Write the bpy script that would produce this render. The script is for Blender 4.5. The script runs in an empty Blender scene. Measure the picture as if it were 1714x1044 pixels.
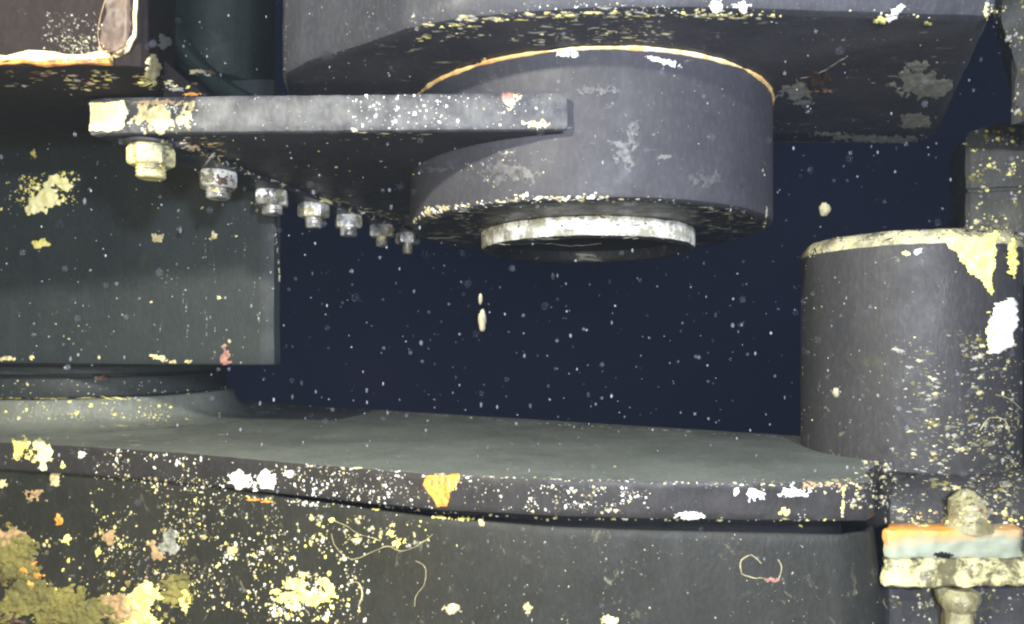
import bpy, bmesh, math, random
from mathutils import Vector, noise, Matrix
random.seed(7)
S = bpy.context.scene
C = S.collection
F, CX, HY = 1180.0, 857.0, 568.0      # photograph: focal length, principal column, horizon row (px)

# ------------------------------------------------------------------ camera, world, lamps
cd = bpy.data.cameras.new('camera'); cam = bpy.data.objects.new('camera', cd); C.objects.link(cam)
cam.location = (0, 0, 0); cam.rotation_euler = (math.radians(90), 0, 0)
cd.sensor_width = 36; cd.lens = 36*F/1714; cd.shift_y = (HY-522)/1714
cd.dof.use_dof = True; cd.dof.focus_distance = .88; cd.dof.aperture_fstop = 6.5
cd.clip_start = 0.01; cd.clip_end = 100
S.camera = cam
S.view_settings.view_transform = 'Standard'; S.view_settings.look = 'None'
S.view_settings.exposure = 0.3; S.view_settings.gamma = 1
w = bpy.data.worlds.new('World'); S.world = w; w.use_nodes = True
w.node_tree.nodes['Background'].inputs[0].default_value = (0.30, 0.36, 0.60, 1)
w.node_tree.nodes['Background'].inputs[1].default_value = 0.03

def lamp(name, loc, to, power, col, size):
    l = bpy.data.lights.new(name, 'AREA'); l.energy = power; l.color = col; l.shape = 'DISK'; l.size = size
    o = bpy.data.objects.new(name, l); C.objects.link(o); o.location = loc
    o.rotation_euler = (Vector(to)-Vector(loc)).to_track_quat('-Z', 'Y').to_euler()
    return o
lamp('left_lamp',  (-0.62, -0.25, 0.62), (-0.25, 1.0, -0.1), 25, (1.0, 0.95, 0.78), 0.07)
lamp('right_lamp', (0.30, -0.40, 0.22), (0.15, 1.0, 0.0), 22, (0.86, 0.90, 1.0), 0.09)
lamp('low_fill', (0.05, -0.40, 0.0), (0.0, 1.0, 0.1), 10, (0.86, 0.90, 1.0), 0.09)  # added fill light, lifts the undersides and the far nuts
lamp('warm_lamp', (-0.75, 0.0, -0.12), (-0.42, 0.9, -0.32), 4.5, (1.0, 0.80, 0.32), 0.06)
S.cycles.filter_width = 2.3

# ------------------------------------------------------------------ helpers
def P(px, py, d):
    return Vector(((px-CX)/F*d, d, (HY-py)/F*d))
def XD(px, d): return ((px-CX)/F*d, d)
def tag(o, label=None, cat=None, group=None, kind=None):
    if label: o['label'] = label
    if cat: o['category'] = cat
    if group: o['group'] = group
    if kind: o['kind'] = kind
    return o
def thing(name, label, cat, loc, group=None):
    o = bpy.data.objects.new(name, None); C.objects.link(o); o.location = loc; o.empty_display_size = .02
    return tag(o, label, cat, group)
def wloc(o):
    v = Vector((0, 0, 0))
    while o is not None:
        v += o.location; o = o.parent
    return v
def obj(name, verts, faces, m, parent=None, smooth=35, kind=None):
    """one mesh object; verts in world coordinates"""
    off = wloc(parent) if parent else Vector((0, 0, 0))
    me = bpy.data.meshes.new(name)
    me.from_pydata([tuple(Vector(v)-off) for v in verts], [], faces)
    bm = bmesh.new(); bm.from_mesh(me); bmesh.ops.recalc_face_normals(bm, faces=bm.faces); bm.to_mesh(me); bm.free()
    for p in me.polygons: p.use_smooth = True
    if smooth < 180: me.set_sharp_from_angle(angle=math.radians(smooth))
    for mm in (m if isinstance(m, (list, tuple)) else [m]): me.materials.append(mm)
    o = bpy.data.objects.new(name, me); C.objects.link(o); o.parent = parent
    if kind: o['kind'] = kind
    return o
def resample(pts, step, closed=True):
    out = []; n = len(pts)
    for i in range(n if closed else n-1):
        a = Vector(pts[i]); b = Vector(pts[(i+1) % n]); k = max(1, int((b-a).length/step))
        for j in range(k): out.append(a.lerp(b, j/k))
    if not closed: out.append(Vector(pts[-1]))
    return out
def loft(outline, profile, step=0.01, disp=0, dscale=20, zstep=None, cap=True, seed=0.0):
    """outline: closed (x, depth) polygon; profile: (offset, z) from bottom to top"""
    ol = resample([(p[0], p[1]) for p in outline], step)
    n = len(ol)
    area = sum(ol[i].x*ol[(i+1) % n].y-ol[(i+1) % n].x*ol[i].y for i in range(n))
    sg = 1 if area > 0 else -1
    nr = []
    for i in range(n):
        t = (ol[(i+1) % n]-ol[i-1]).normalized(); nr.append(Vector((t.y, -t.x))*sg)
    pr = []
    for a, b in zip(profile[:-1], profile[1:]):
        L = math.hypot(b[0]-a[0], b[1]-a[1]); k = max(1, int(L/(zstep or 1e9)))
        for j in range(k): pr.append((a[0]+(b[0]-a[0])*j/k, a[1]+(b[1]-a[1])*j/k))
    pr.append(profile[-1])
    V = []; Fc = []
    for off, z in pr:
        for i in range(n):
            p = ol[i]+nr[i]*off; v = Vector((p.x, p.y, z))
            if disp:
                q = v*dscale+Vector((seed, seed, seed))
                e = noise.noise(q)+.5*noise.noise(q*2.3)+.3*noise.noise(q*5)
                v = v+Vector((nr[i].x, nr[i].y, 0))*e*disp
                v.z += disp*.5*noise.noise(q*1.3+Vector((9, 9, 9)))
            V.append(v)
    for k in range(len(pr)-1):
        for i in range(n):
            j = (i+1) % n
            Fc.append((k*n+i, k*n+j, (k+1)*n+j, (k+1)*n+i))
    if cap:
        Fc.append(tuple(range(n))[::-1]); Fc.append(tuple((len(pr)-1)*n+i for i in range(n)))
    return V, Fc
def lathe(c, prof, seg=160, disp=0, dscale=30, close=False, seed=0):
    V = []; Fc = []; n = len(prof)
    for k, (r, z) in enumerate(prof):
        for i in range(seg):
            a = 2*math.pi*i/seg; v = Vector((c[0]+r*math.cos(a), c[1]+r*math.sin(a), z))
            if disp and r > 1e-4:
                q = v*dscale+Vector((seed, 0, 0)); e = noise.noise(q)+.5*noise.noise(q*2.7)
                v += Vector((math.cos(a), math.sin(a), .6))*e*disp
            V.append(v)
    for k in range(n if close else n-1):
        k2 = (k+1) % n
        for i in range(seg):
            j = (i+1) % seg; Fc.append((k*seg+i, k*seg+j, k2*seg+j, k2*seg+i))
    if not close:
        if prof[0][0] > 1e-4: Fc.append(tuple(range(seg))[::-1])
        if prof[-1][0] > 1e-4: Fc.append(tuple((n-1)*seg+i for i in range(seg)))
    return V, Fc
def tube(path, r, seg=8, jit=0, flat=1.0, closed=False, seed=0):
    V = []; Fc = []; n = len(path)
    for k in range(n):
        a = Vector(path[k-1] if (k or closed) else path[k]); b = Vector(path[(k+1) % n] if (k < n-1 or closed) else path[k])
        t = (b-a).normalized(); u = t.cross(Vector((0, 1, 0)))
        if u.length < .1: u = t.cross(Vector((0, 0, 1)))
        u.normalize(); w_ = t.cross(u)
        rr = r*(1+jit*(noise.noise(Vector(path[k])*28+Vector((seed, 0, 0)))+.5*noise.noise(Vector(path[k])*110)))
        for i in range(seg):
            an = 2*math.pi*i/seg
            V.append(Vector(path[k])+u*math.cos(an)*rr+w_*math.sin(an)*rr*flat)
    for k in range(n if closed else n-1):
        k2 = (k+1) % n
        for i in range(seg):
            j = (i+1) % seg; Fc.append((k*seg+i, k*seg+j, k2*seg+j, k2*seg+i))
    if not closed: Fc.append(tuple(range(seg))); Fc.append(tuple((n-1)*seg+i for i in range(seg)))
    return V, Fc

# ------------------------------------------------------------------ materials
class NT:
    def __init__(s, name):
        s.m = bpy.data.materials.new(name); s.m.use_nodes = True; s.t = s.m.node_tree; s.n = s.t.nodes
        s.b = s.n['Principled BSDF']; s.tc = s.n.new('ShaderNodeTexCoord').outputs['Object']
    def L(s, a, b): s.t.links.new(a, b)
    def map(s, sc, loc=(0, 0, 0)):
        m = s.n.new('ShaderNodeMapping'); m.inputs['Scale'].default_value = sc; m.inputs['Location'].default_value = loc
        s.L(s.tc, m.inputs[0]); return m.outputs[0]
    def noise(s, scale, detail=4, sc=(1, 1, 1), loc=(0, 0, 0), rough=.6, dist=0):
        m = s.n.new('ShaderNodeTexNoise'); m.inputs['Scale'].default_value = scale; m.inputs['Detail'].default_value = detail
        m.inputs['Roughness'].default_value = rough; m.inputs['Distortion'].default_value = dist
        s.L(s.map(sc, loc), m.inputs['Vector']); return m.outputs['Fac']
    def vor(s, scale, sc=(1, 1, 1), feat='F1'):
        m = s.n.new('ShaderNodeTexVoronoi'); m.inputs['Scale'].default_value = scale; m.feature = feat
        s.L(s.map(sc), m.inputs['Vector']); return m.outputs['Distance']
    def ramp(s, x, a, b, inv=False):
        m = s.n.new('ShaderNodeMapRange'); m.inputs[1].default_value = a; m.inputs[2].default_value = b
        m.inputs[3].default_value = 1 if inv else 0; m.inputs[4].default_value = 0 if inv else 1
        s.L(x, m.inputs[0]); return m.outputs[0]
    def mix(s, f, a, b):
        m = s.n.new('ShaderNodeMix'); m.data_type = 'RGBA'
        if isinstance(f, (int, float)): m.inputs[0].default_value = f
        else: s.L(f, m.inputs[0])
        for i, c in ((6, a), (7, b)):
            if isinstance(c, tuple): m.inputs[i].default_value = (*c[:3], 1)
            else: s.L(c, m.inputs[i])
        return m.outputs[2]
    def mul(s, a, b, op='MULTIPLY'):
        m = s.n.new('ShaderNodeMath'); m.operation = op
        for i, c in ((0, a), (1, b)):
            if isinstance(c, (int, float)): m.inputs[i].default_value = c
            else: s.L(c, m.inputs[i])
        return m.outputs[0]
    def done(s, col, rough, bump=None, bs=.3, metal=0, bd=.0022, spec=.35):
        if isinstance(col, tuple): s.b.inputs['Base Color'].default_value = (*col, 1)
        else: s.L(col, s.b.inputs['Base Color'])
        if isinstance(rough, (int, float)): s.b.inputs['Roughness'].default_value = rough
        else: s.L(rough, s.b.inputs['Roughness'])
        s.b.inputs['Metallic'].default_value = metal; s.b.inputs['Specular IOR Level'].default_value = spec
        if bump is not None:
            bp = s.n.new('ShaderNodeBump'); bp.inputs['Strength'].default_value = bs; bp.inputs['Distance'].default_value = bd
            s.L(bump, bp.inputs['Height']); s.L(bp.outputs[0], s.b.inputs['Normal'])
        return s.m

def paint(name, a, b, speck=None, speck_amt=.5, rust=None, rust_thr=.62, flakes=None, flake_thr=.62,
          flake_sc=(1, 1, 3), scale=6, rough=.5, bs=.25, seed=0, algae=None, algae_thr=.55, spec=.25):
    t = NT(name); a = tuple(x*.72 for x in a); b = tuple(x*.66 for x in b)
    c = t.mix(t.ramp(t.noise(scale, 5, loc=(seed, 0, 0)), .35, .65), a, b)
    fine = t.noise(220, 3, sc=(1, 1, .45), loc=(0, seed, 0))
    c = t.mix(t.mul(t.ramp(fine, .45, .8), .25), c, tuple(min(1, x*2.2) for x in a))
    drip = t.ramp(t.noise(45, 3, sc=(1, 1, .12), loc=(seed, 3, 0)), .55, .8)
    c = t.mix(t.mul(drip, .22), c, tuple(min(1, x*2.0) for x in a))
    hgt = fine
    if algae:
        am = t.ramp(t.noise(9, 6, loc=(seed, 7, 2), rough=.7), algae_thr, algae_thr+.12)
        af = t.mix(t.ramp(t.noise(60, 4), .4, .65), algae, tuple(x*.45 for x in algae))
        c = t.mix(am, c, af)
    if rust:
        rm = t.ramp(t.noise(14, 6, loc=(2, seed, 5), rough=.7), rust_thr, rust_thr+.05)
        rc = t.mix(t.ramp(t.noise(50, 4), .4, .6), rust, tuple(x*.4 for x in rust))
        c = t.mix(rm, c, rc); hgt = t.mul(hgt, rm, 'ADD')
    if flakes:
        fm = t.mul(t.ramp(t.noise(40, 5, sc=flake_sc, loc=(seed, 1, 1), rough=.75, dist=.6), flake_thr, flake_thr+.03),
                   t.ramp(t.noise(7, 2, loc=(seed, 5, 1)), .42, .6))
        c = t.mix(fm, c, flakes); hgt = t.mul(hgt, fm, 'ADD')
    if speck:
        v = t.ramp(t.vor(330), .12, .2, True)
        v = t.mul(v, t.ramp(t.noise(60, 3, loc=(1, 1, seed)), .75-.3*speck_amt, .80-.3*speck_amt))
        c = t.mix(v, c, speck); hgt = t.mul(hgt, v, 'ADD')
    r = t.mul(t.ramp(t.noise(30, 4), .3, .7), .25, 'MULTIPLY'); r = t.mul(r, rough-.1, 'ADD')
    return t.done(c, r, hgt, bs, spec=spec)

CREAM = (.62, .60, .46)
M = {}
M['boss']   = paint('grey_paint', (.066, .066, .078), (.052, .053, .064), speck=(.5, .5, .48), speck_amt=.22, scale=8, rough=.55, bs=.08, flakes=(.16, .16, .16), flake_thr=.64, flake_sc=(1, 1, 2.2))
M['cast']   = paint('casting_paint', (.062, .064, .078), (.042, .044, .052), speck=(.5, .5, .45), speck_amt=.25, rust=(.12, .06, .045), rust_thr=.66, scale=7, rough=.5, seed=3)
M['castdk'] = paint('shaded_underside_paint', (.06, .058, .068), (.035, .035, .045), speck=(.5, .5, .45), speck_amt=.3, flakes=(.36, .34, .26), flake_thr=.62, flake_sc=(.5, 1.8, 1), scale=9, rough=.5, seed=5)  # flaking casting paint, toned darker to carry the underside's shade
M['under']  = paint('shaded_scuffed_underside', (.03, .03, .036), (.018, .018, .022), flakes=(.42, .42, .36), flake_thr=.57, flake_sc=(.35, 1.6, 1), scale=9, rough=.4, seed=8, bs=.5)  # scuffed paint with underside shade put into its dark colour
M['arm']    = paint('arm_paint', (.125, .13, .14), (.055, .057, .072), speck=(.8, .8, .8), speck_amt=.5, scale=40, rough=.5, seed=11)
M['armdk']  = paint('arm_underside_shade', (.035, .035, .045), (.022, .022, .03), speck=(.4, .4, .4), speck_amt=.15, flakes=(.2, .2, .18), flake_thr=.68, flake_sc=(.4, 1.6, 1), rough=.5, seed=12)  # arm paint darkened, so the shade below is in the colour
M['left']   = paint('grey_green_paint', (.036, .046, .050), (.027, .035, .039), speck=(.45, .5, .4), speck_amt=.18, scale=5, rough=.55, seed=14, algae=(.085, .09, .04), algae_thr=.66)
M['house']  = paint('brown_grey_paint', (.030, .024, .024), (.020, .016, .017), speck=(.4, .38, .36), speck_amt=.35, rust=(.10, .06, .04), rust_thr=.68, rough=.8, seed=17, spec=.06)
M['ledge']  = paint('toplit_ledge_paint', (.25, .275, .25), (.17, .19, .17), speck=(.6, .6, .5), speck_amt=.18, scale=6, rough=.42, seed=20)  # lighter than the ledge face: light from above painted into the top
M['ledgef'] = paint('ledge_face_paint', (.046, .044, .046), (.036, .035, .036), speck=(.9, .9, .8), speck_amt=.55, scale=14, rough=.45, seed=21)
M['lower']  = paint('fouled_paint', (.036, .037, .033), (.025, .027, .023), speck=(.55, .55, .4), speck_amt=.3, scale=6, rough=.55, seed=23, algae=(.11, .10, .04), algae_thr=.63, bs=.3, flakes=(.13, .13, .09), flake_thr=.61, flake_sc=(1.6, 1.6, 1.2))
M['column'] = paint('column_paint', (.064, .063, .066), (.046, .046, .049), speck=(.6, .55, .35), speck_amt=.2, scale=5, rough=.5, seed=26, algae=(.085, .085, .045), algae_thr=.60, bs=.3, flakes=(.22, .21, .14), flake_thr=.62, flake_sc=(1.3, 1.3, 1.3))
M['colrim'] = paint('worn_column_rim', (.85, .80, .48), (.30, .28, .18), speck=(.05, .05, .05), speck_amt=.8, flakes=(.05, .05, .045), flake_thr=.55, flake_sc=(1, 1, 1), scale=30, rough=.4, seed=27)
M['green']  = paint('dark_green_paint', (.022, .036, .032), (.012, .022, .022), speck=(.1, .12, .1), speck_amt=.2, scale=7, rough=.6, seed=29, algae=(.07, .09, .06), algae_thr=.62)
M['mossy']  = paint('yellow_fouling', (.30, .27, .08), (.11, .11, .05), speck=(.6, .6, .35), speck_amt=.6, rust=(.20, .13, .05), rust_thr=.6, scale=16, rough=.7, bs=.8, seed=31)
M['olive']  = paint('olive_fouled_steel', (.085, .085, .07), (.05, .05, .045), speck=(.5, .5, .3), speck_amt=.45, flakes=(.34, .32, .16), flake_thr=.60, flake_sc=(1, 1, 1), scale=14, rough=.6, bs=.5, seed=33)
def simple(name, a, b, sc=60, rough=.45, metal=0, bs=.5, thr=(.4, .6), det=5):
    t = NT(name); n = t.noise(sc, det, rough=.7)
    return t.done(t.mix(t.ramp(n, *thr), a, b), rough, n, bs, metal)
M['white']  = simple('white_chip', (.95, .95, .92), (.8, .8, .74), 120)
M['yel']    = simple('yellow_growth', (.97, .93, .36), (.88, .78, .18), 90, bs=.9)
M['lemon']  = simple('lemon_crust_glare', (.98, .95, .55), (.95, .90, .42), 60)  # pale crust; overexposed glare is put into its colour as well
M['cream']  = simple('cream_growth', (.72, .66, .38), (.38, .33, .18), 80, bs=.8)
M['pale']   = simple('bare_primer', (.42, .42, .36), (.20, .20, .175), 70, thr=(.35, .6), bs=.15)
M['tan']    = simple('tan_growth', (.48, .32, .17), (.30, .22, .13), 90, bs=.7)
M['knob']   = simple('ochre_crust', (.34, .32, .18), (.18, .16, .09), 40, bs=1)
M['orange'] = simple('orange_rust', (.85, .42, .08), (.55, .22, .04), 110, bs=.7)
M['rusto']  = simple('orange_brown_rust', (.62, .30, .08), (.22, .10, .05), 60, bs=.6)
M['scuff']  = simple('scuffed_paint', (.085, .085, .09), (.055, .055, .062), 90, bs=.2)
M['brown']  = simple('brown_rust', (.10, .060, .042), (.05, .030, .026), 30, bs=.15)
M['pink']   = simple('pink_primer', (.38, .20, .16), (.22, .11, .09), 60)
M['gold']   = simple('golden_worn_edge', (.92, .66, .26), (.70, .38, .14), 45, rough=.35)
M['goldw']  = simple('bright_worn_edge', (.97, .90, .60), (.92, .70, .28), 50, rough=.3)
M['bare']   = simple('bare_steel', (.98, .97, .88), (.36, .35, .27), 42, rough=.3, metal=.0, bs=.8, thr=(.42, .56))
M['nut']    = simple('nut_steel', (.80, .80, .74), (.10, .10, .095), 42, rough=.28, metal=.35, bs=1, thr=(.40, .62))  # bright noise patches paint glints into the steel
M['nuty']   = simple('fouled_nut_steel', (.85, .80, .40), (.24, .22, .14), 42, rough=.5, bs=1)
M['black']  = simple('black_shade_and_specks', (.006, .006, .009), (.004, .004, .006), 30, rough=.7)  # near-black: paints shade into gap, bore and grooves; also dark specks
M['snow']   = simple('suspended_particles', (.26, .28, .34), (.10, .11, .15), 30, rough=.9)
M['flake']  = simple('drifting_flake', (.42, .40, .27), (.30, .28, .18), 60, rough=.9)
M['dull']   = simple('olive_crust', (.22, .21, .14), (.11, .11, .075), 60)
M['film']   = simple('glassy_film', (.36, .37, .33), (.14, .15, .13), 40, rough=.2)
t = NT('anode_casting')
n1 = t.noise(22, 5, sc=(1, 1, 2)); zc = t.n.new('ShaderNodeSeparateXYZ'); t.L(t.tc, zc.inputs[0])
c = t.mix(t.ramp(n1, .35, .65), (.36, .40, .32), (.24, .27, .20))
om = t.ramp(t.mul(t.mul(zc.outputs[2], t.mul(zc.outputs[0], -.10), 'ADD'), t.mul(t.noise(14, 4), .045), 'ADD'), .035, .052)
c = t.mix(om, c, (.80, .36, .07))
M['anode'] = t.done(c, .4, n1, .2)
M['anodey'] = simple('corroded_anode', (.62, .58, .30), (.13, .12, .065), 26, bs=1, thr=(.47, .56))
t = NT('dark_water')
n1 = t.noise(.5, 2)
em = t.n.new('ShaderNodeEmission'); em.inputs[1].default_value = 1
t.L(t.mix(t.ramp(n1, .3, .7), (.0008, .0028, .0105), (.0035, .0045, .0175)), em.inputs[0])
t.L(em.outputs[0], t.n['Material Output'].inputs[0]); M['water'] = t.m

# ------------------------------------------------------------------ setting: dark open water
V = []; Fc = []; ns = 48; nz = 16
for k in range(nz+1):
    ph = -math.pi/2+math.pi*k/nz
    for i in range(ns):
        a = 2*math.pi*i/ns; V.append(Vector((8*math.cos(ph)*math.cos(a), 8*math.cos(ph)*math.sin(a), 8*math.sin(ph))))
for k in range(nz):
    for i in range(ns):
        j = (i+1) % ns; Fc.append((k*ns+i, k*ns+j, (k+1)*ns+j, (k+1)*ns+i))
obj('water', V, Fc, M['water'], smooth=180, kind='structure')

# ------------------------------------------------------------------ overhead casting
ZC = .314
cast = thing('overhead_casting', 'wide grey casting overhead with rounded shoulder and flaking underside, right above the round boss', 'casting', (.1, .95, ZC))
ol = [(-.283, .872), (-.272, .836), (-.235, .80), (-.149, .744), (-.11, .715), (-.057, .693), (.01, .678), (.08, .668), (.17, .668), (.30, .675), (.47, .687), (.662, 1.10), (.655, 1.135), (.30, 1.135), (-.30, 1.12), (-.31, 1.00)]
V, Fc = loft(ol, [(-.012, ZC), (-.004, ZC+.003), (0, ZC+.010), (.0, ZC+.06), (-.004, ZC+.2), (-.012, ZC+.34)], step=.008, disp=.0012, dscale=30, zstep=.012)
o = obj('shoulder', V, Fc, [M['cast'], M['castdk']], cast)
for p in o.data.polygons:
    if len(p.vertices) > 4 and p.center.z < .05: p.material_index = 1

# ------------------------------------------------------------------ hinge boss
BX, BD, BR = .106, 1.0, .248
boss = thing('hinge_boss', 'big round grey boss hanging under the casting with a bright ring in its underside', 'boss', (BX, BD, .15))
V, Fc = lathe((BX, BD), [(BR-.014, .1498), (BR-.007, .1500), (BR-.002, .1525), (BR, .158), (BR, .20), (BR, .25), (BR, .300), (BR-.001, .3105), (BR-.006, .3138)], seg=256, disp=.0005, dscale=40)
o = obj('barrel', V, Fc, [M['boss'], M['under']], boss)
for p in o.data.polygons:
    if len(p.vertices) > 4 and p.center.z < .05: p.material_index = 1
path = []
for i in range(200):
    a = math.pi*1.0+math.pi*i/199*1.02-.03
    path.append((BX+(BR-.0005)*math.cos(a), BD+(BR-.0005)*math.sin(a), .3115+.0008*noise.noise(Vector((i*.08, 0, 0)))))
V, Fc = tube(path, .0023, 6, jit=.9)
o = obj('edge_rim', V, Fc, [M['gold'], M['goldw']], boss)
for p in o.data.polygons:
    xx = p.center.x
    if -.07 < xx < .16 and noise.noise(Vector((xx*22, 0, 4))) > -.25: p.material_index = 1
RR = .149
V, Fc = lathe((BX, BD), [(RR-.020, .149), (RR-.020, .128), (RR-.017, .1245), (RR-.006, .1235), (RR-.001, .1265), (RR, .132), (RR, .149)], seg=220, disp=.0010, dscale=60, close=True)
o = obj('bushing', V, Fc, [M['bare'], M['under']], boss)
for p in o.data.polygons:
    if p.normal.z < -.75 or math.hypot(p.center.x, p.center.y) < RR-.008: p.material_index = 1  # bottom and inner faces get the shade-darkened paint
V, Fc = lathe((BX, BD), [(0, .1405), (RR-.021, .1405), (RR-.021, .1495), (0, .1495)], seg=96)
obj('bore_shade', V, Fc, M['black'], boss)  # black disc painting the shade inside the hollow bore

# ------------------------------------------------------------------ support arm with bolts
ZA0, ZA1 = .221, .2615
arm = thing('support_arm', 'thick grey flat arm left of the boss with a row of nuts under it', 'support arm', (-.3, .8, ZA0))
ol = [(-.4586, .766), (-.440, .758), (-.30, .752), (0.0, .7435), (.058, .743), (.060, .79), (.04, 1.20), (-.16, 1.50), (-.235, 1.50), (-.27, 1.40), (-.315, 1.27), (-.345, 1.14), (-.375, 1.02), (-.41, .91), (-.448, .82)]
V, Fc = loft(ol, [(-.006, ZA0), (-.002, ZA0+.0015), (0, ZA0+.005), (0, ZA1-.005), (-.002, ZA1-.0015), (-.006, ZA1)], step=.006, disp=.0011, dscale=55, zstep=.004)
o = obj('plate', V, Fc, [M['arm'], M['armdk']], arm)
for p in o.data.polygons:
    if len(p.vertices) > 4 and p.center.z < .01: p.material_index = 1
bolts = [(-.403, .787), (-.377, .905), (-.347, 1.02), (-.315, 1.12), (-.284, 1.224), (-.245, 1.33), (-.211, 1.425)]
# backing strip the nuts bear on
ol = [(x-.030, d-.010) for x, d in bolts]+[(x+.032, d+.012) for x, d in bolts[::-1]]
ol[0] = (-.432, .775); ol[-1] = (-.36, .79)
V, Fc = loft(ol, [(-.001, ZA0-.0065), (0, ZA0-.005), (0, ZA0+.0005)], step=.008, disp=.0012, dscale=70)
obj('backing_strip', V, Fc, M['armdk'], arm)
def make_nut(x, d, rot, mt, r=.0245, h=.0215, stud_r=.0163, stud_l=.017):
    z1 = ZA0-.0062; z0 = z1-h; V = []; Fc = []
    prof = [(r*.86, z0), (r*.97, z0+.0018), (r, z0+.005), (r, z1-.004), (r*.93, z1)]
    for k, (rr, z) in enumerate(prof):
        for i in range(12):
            a = rot+math.pi*i/6; q = rr if i % 2 == 0 else rr*.866 if k not in (0, 4) else rr*.95
            V.append(Vector((x+q*math.cos(a), d+q*math.sin(a), z)))
    for k in range(4):
        for i in range(12):
            j = (i+1) % 12; Fc.append((k*12+i, k*12+j, (k+1)*12+j, (k+1)*12+i))
    Fc.append(tuple(range(12))); Fc.append(tuple(48+i for i in range(12)))
    nut = obj('nut', V, Fc, mt, arm, smooth=25)
    zb = z0-stud_l; pr = [(0.0, zb), (stud_r*.8, zb), (stud_r*.92, zb+.001)]
    z = zb+.002
    while z < z0+.001:
        pr += [(stud_r, z), (stud_r, z+.0010), (stud_r*.90, z+.0020), (stud_r*.90, z+.0028)]; z += .0038
    pr.append((stud_r*.9, z0+.002))
    V, Fc = lathe((x, d), pr, seg=32)
    obj('stud', V, Fc, mt, nut, smooth=25)
    V, Fc = lathe((x, d), [(r*1.12, z1+.0003), (r*1.14, z1+.001), (r*1.14, z1+.0035), (r*1.1, z1+.004)], seg=40)
    obj('washer', V, Fc, M['armdk'], nut)
    return nut
for i, (x, d) in enumerate(bolts):
    nt = make_nut(x, d, [.4, 1.0, .75, .2, .9, .6, .1][i], M['nuty'] if i == 0 else M['nut'], stud_l=[.014, .013, .013, .017, .014, .018, .020][i], stud_r=[.0155, .0150, .0145, .0135, .0145, .0115, .010][i])
    nt['label'] = ['nearest nut, coated in pale yellow fouling', 'second nut with a crusted shiny stud', 'third nut with a bright front facet', 'fourth nut, partly masked by pale growth', 'fifth nut with wide bright stud', 'sixth nut with a thin threaded stud', 'farthest and smallest nut, beside the boss'][i]
# gusset web on the arm
V = []; pts = [(-.47, ZA1-.001), (-.325, ZA1-.001), (-.345, .2755), (-.372, .2965), (-.402, .3235), (-.412, .352), (-.47, .352)]
for d in (.795, .812):
    for x, z in pts: V.append(Vector((x, d, z)))
n = len(pts); Fc = [tuple(range(n)), tuple(range(n, 2*n))[::-1]]+[(i, (i+1) % n, n+(i+1) % n, n+i) for i in range(n)]
obj('gusset', V, Fc, M['house'], arm, smooth=20)

# ------------------------------------------------------------------ corner housing, upper left
hs = thing('corner_housing', 'brown-grey housing corner at upper left with a glowing golden rusty edge', 'housing', (-.6, .75, ZA1))
ol = [(-1.1, .684), (-.372, .680), (-.360, .684), (-.3558, .690), (-.372, .74), (-.43, .90), (-1.1, .92)]
V, Fc = loft(ol, [(-.004, ZA1+.0015), (-.001, ZA1+.003), (0, ZA1+.008), (0, .7)], step=.01, disp=.0012, dscale=35, zstep=.012)
obj('wall', V, Fc, M['house'], hs)
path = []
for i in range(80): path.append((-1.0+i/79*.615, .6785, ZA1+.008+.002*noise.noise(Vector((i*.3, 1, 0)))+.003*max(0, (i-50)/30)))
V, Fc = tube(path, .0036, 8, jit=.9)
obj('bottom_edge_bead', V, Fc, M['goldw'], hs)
path2 = [(p[0], p[1]-.0008, p[2]-.0052) for p in path]
V, Fc = tube(path2, .0026, 8, jit=1.0, seed=9)
obj('rust_bead', V, Fc, M['rusto'], hs)
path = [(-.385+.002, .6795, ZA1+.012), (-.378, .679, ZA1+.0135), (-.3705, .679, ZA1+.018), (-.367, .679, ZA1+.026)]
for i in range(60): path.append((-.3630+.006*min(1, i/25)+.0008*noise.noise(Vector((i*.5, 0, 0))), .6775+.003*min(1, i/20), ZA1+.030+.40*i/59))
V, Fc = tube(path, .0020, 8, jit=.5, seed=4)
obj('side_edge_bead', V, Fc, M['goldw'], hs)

# ------------------------------------------------------------------ dark green pipe with curved rib behind
gp = thing('green_pipe', 'dark green fouled pipe in shadow behind the arm, between housing corner and casting', 'pipe', (-.53, 1.25, .44))
V, Fc = lathe((-.535, 1.28), [(.085, .448), (.094, .452), (.098, .462), (.098, .80)], seg=96, disp=.003, dscale=18)
obj('barrel', V, Fc, M['green'], gp)
path = [P(px, py, 1.0) for px, py in ((268, -40), (272, 0), (285, 40), (305, 80), (335, 115), (372, 148), (420, 175))]
path = resample([tuple(p) for p in path], .02, closed=False)
V, Fc = tube(path, .014, 12, jit=.15, flat=2.2)
obj('curved_rib', V, Fc, M['green'], gp)

# ------------------------------------------------------------------ side housing, left
sh = thing('side_housing', 'large smooth grey-green housing filling the left side below the arm', 'housing', (-.7, 1.2, -.04))
ol = [(-1.3, 1.215), (-.95, 1.185), (-.60, 1.115), (-.378, 1.082), (-.3665, 1.086), (-.362, 1.10), (-.52, 1.5), (-1.3, 1.5)]
V, Fc = loft(ol, [(-.008, -.0400), (-.002, -.0385), (0, -.034), (0, .10), (0, .40)], step=.012, disp=.0012, dscale=14, zstep=.02)
obj('wall', V, Fc, M['left'], sh)

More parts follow.
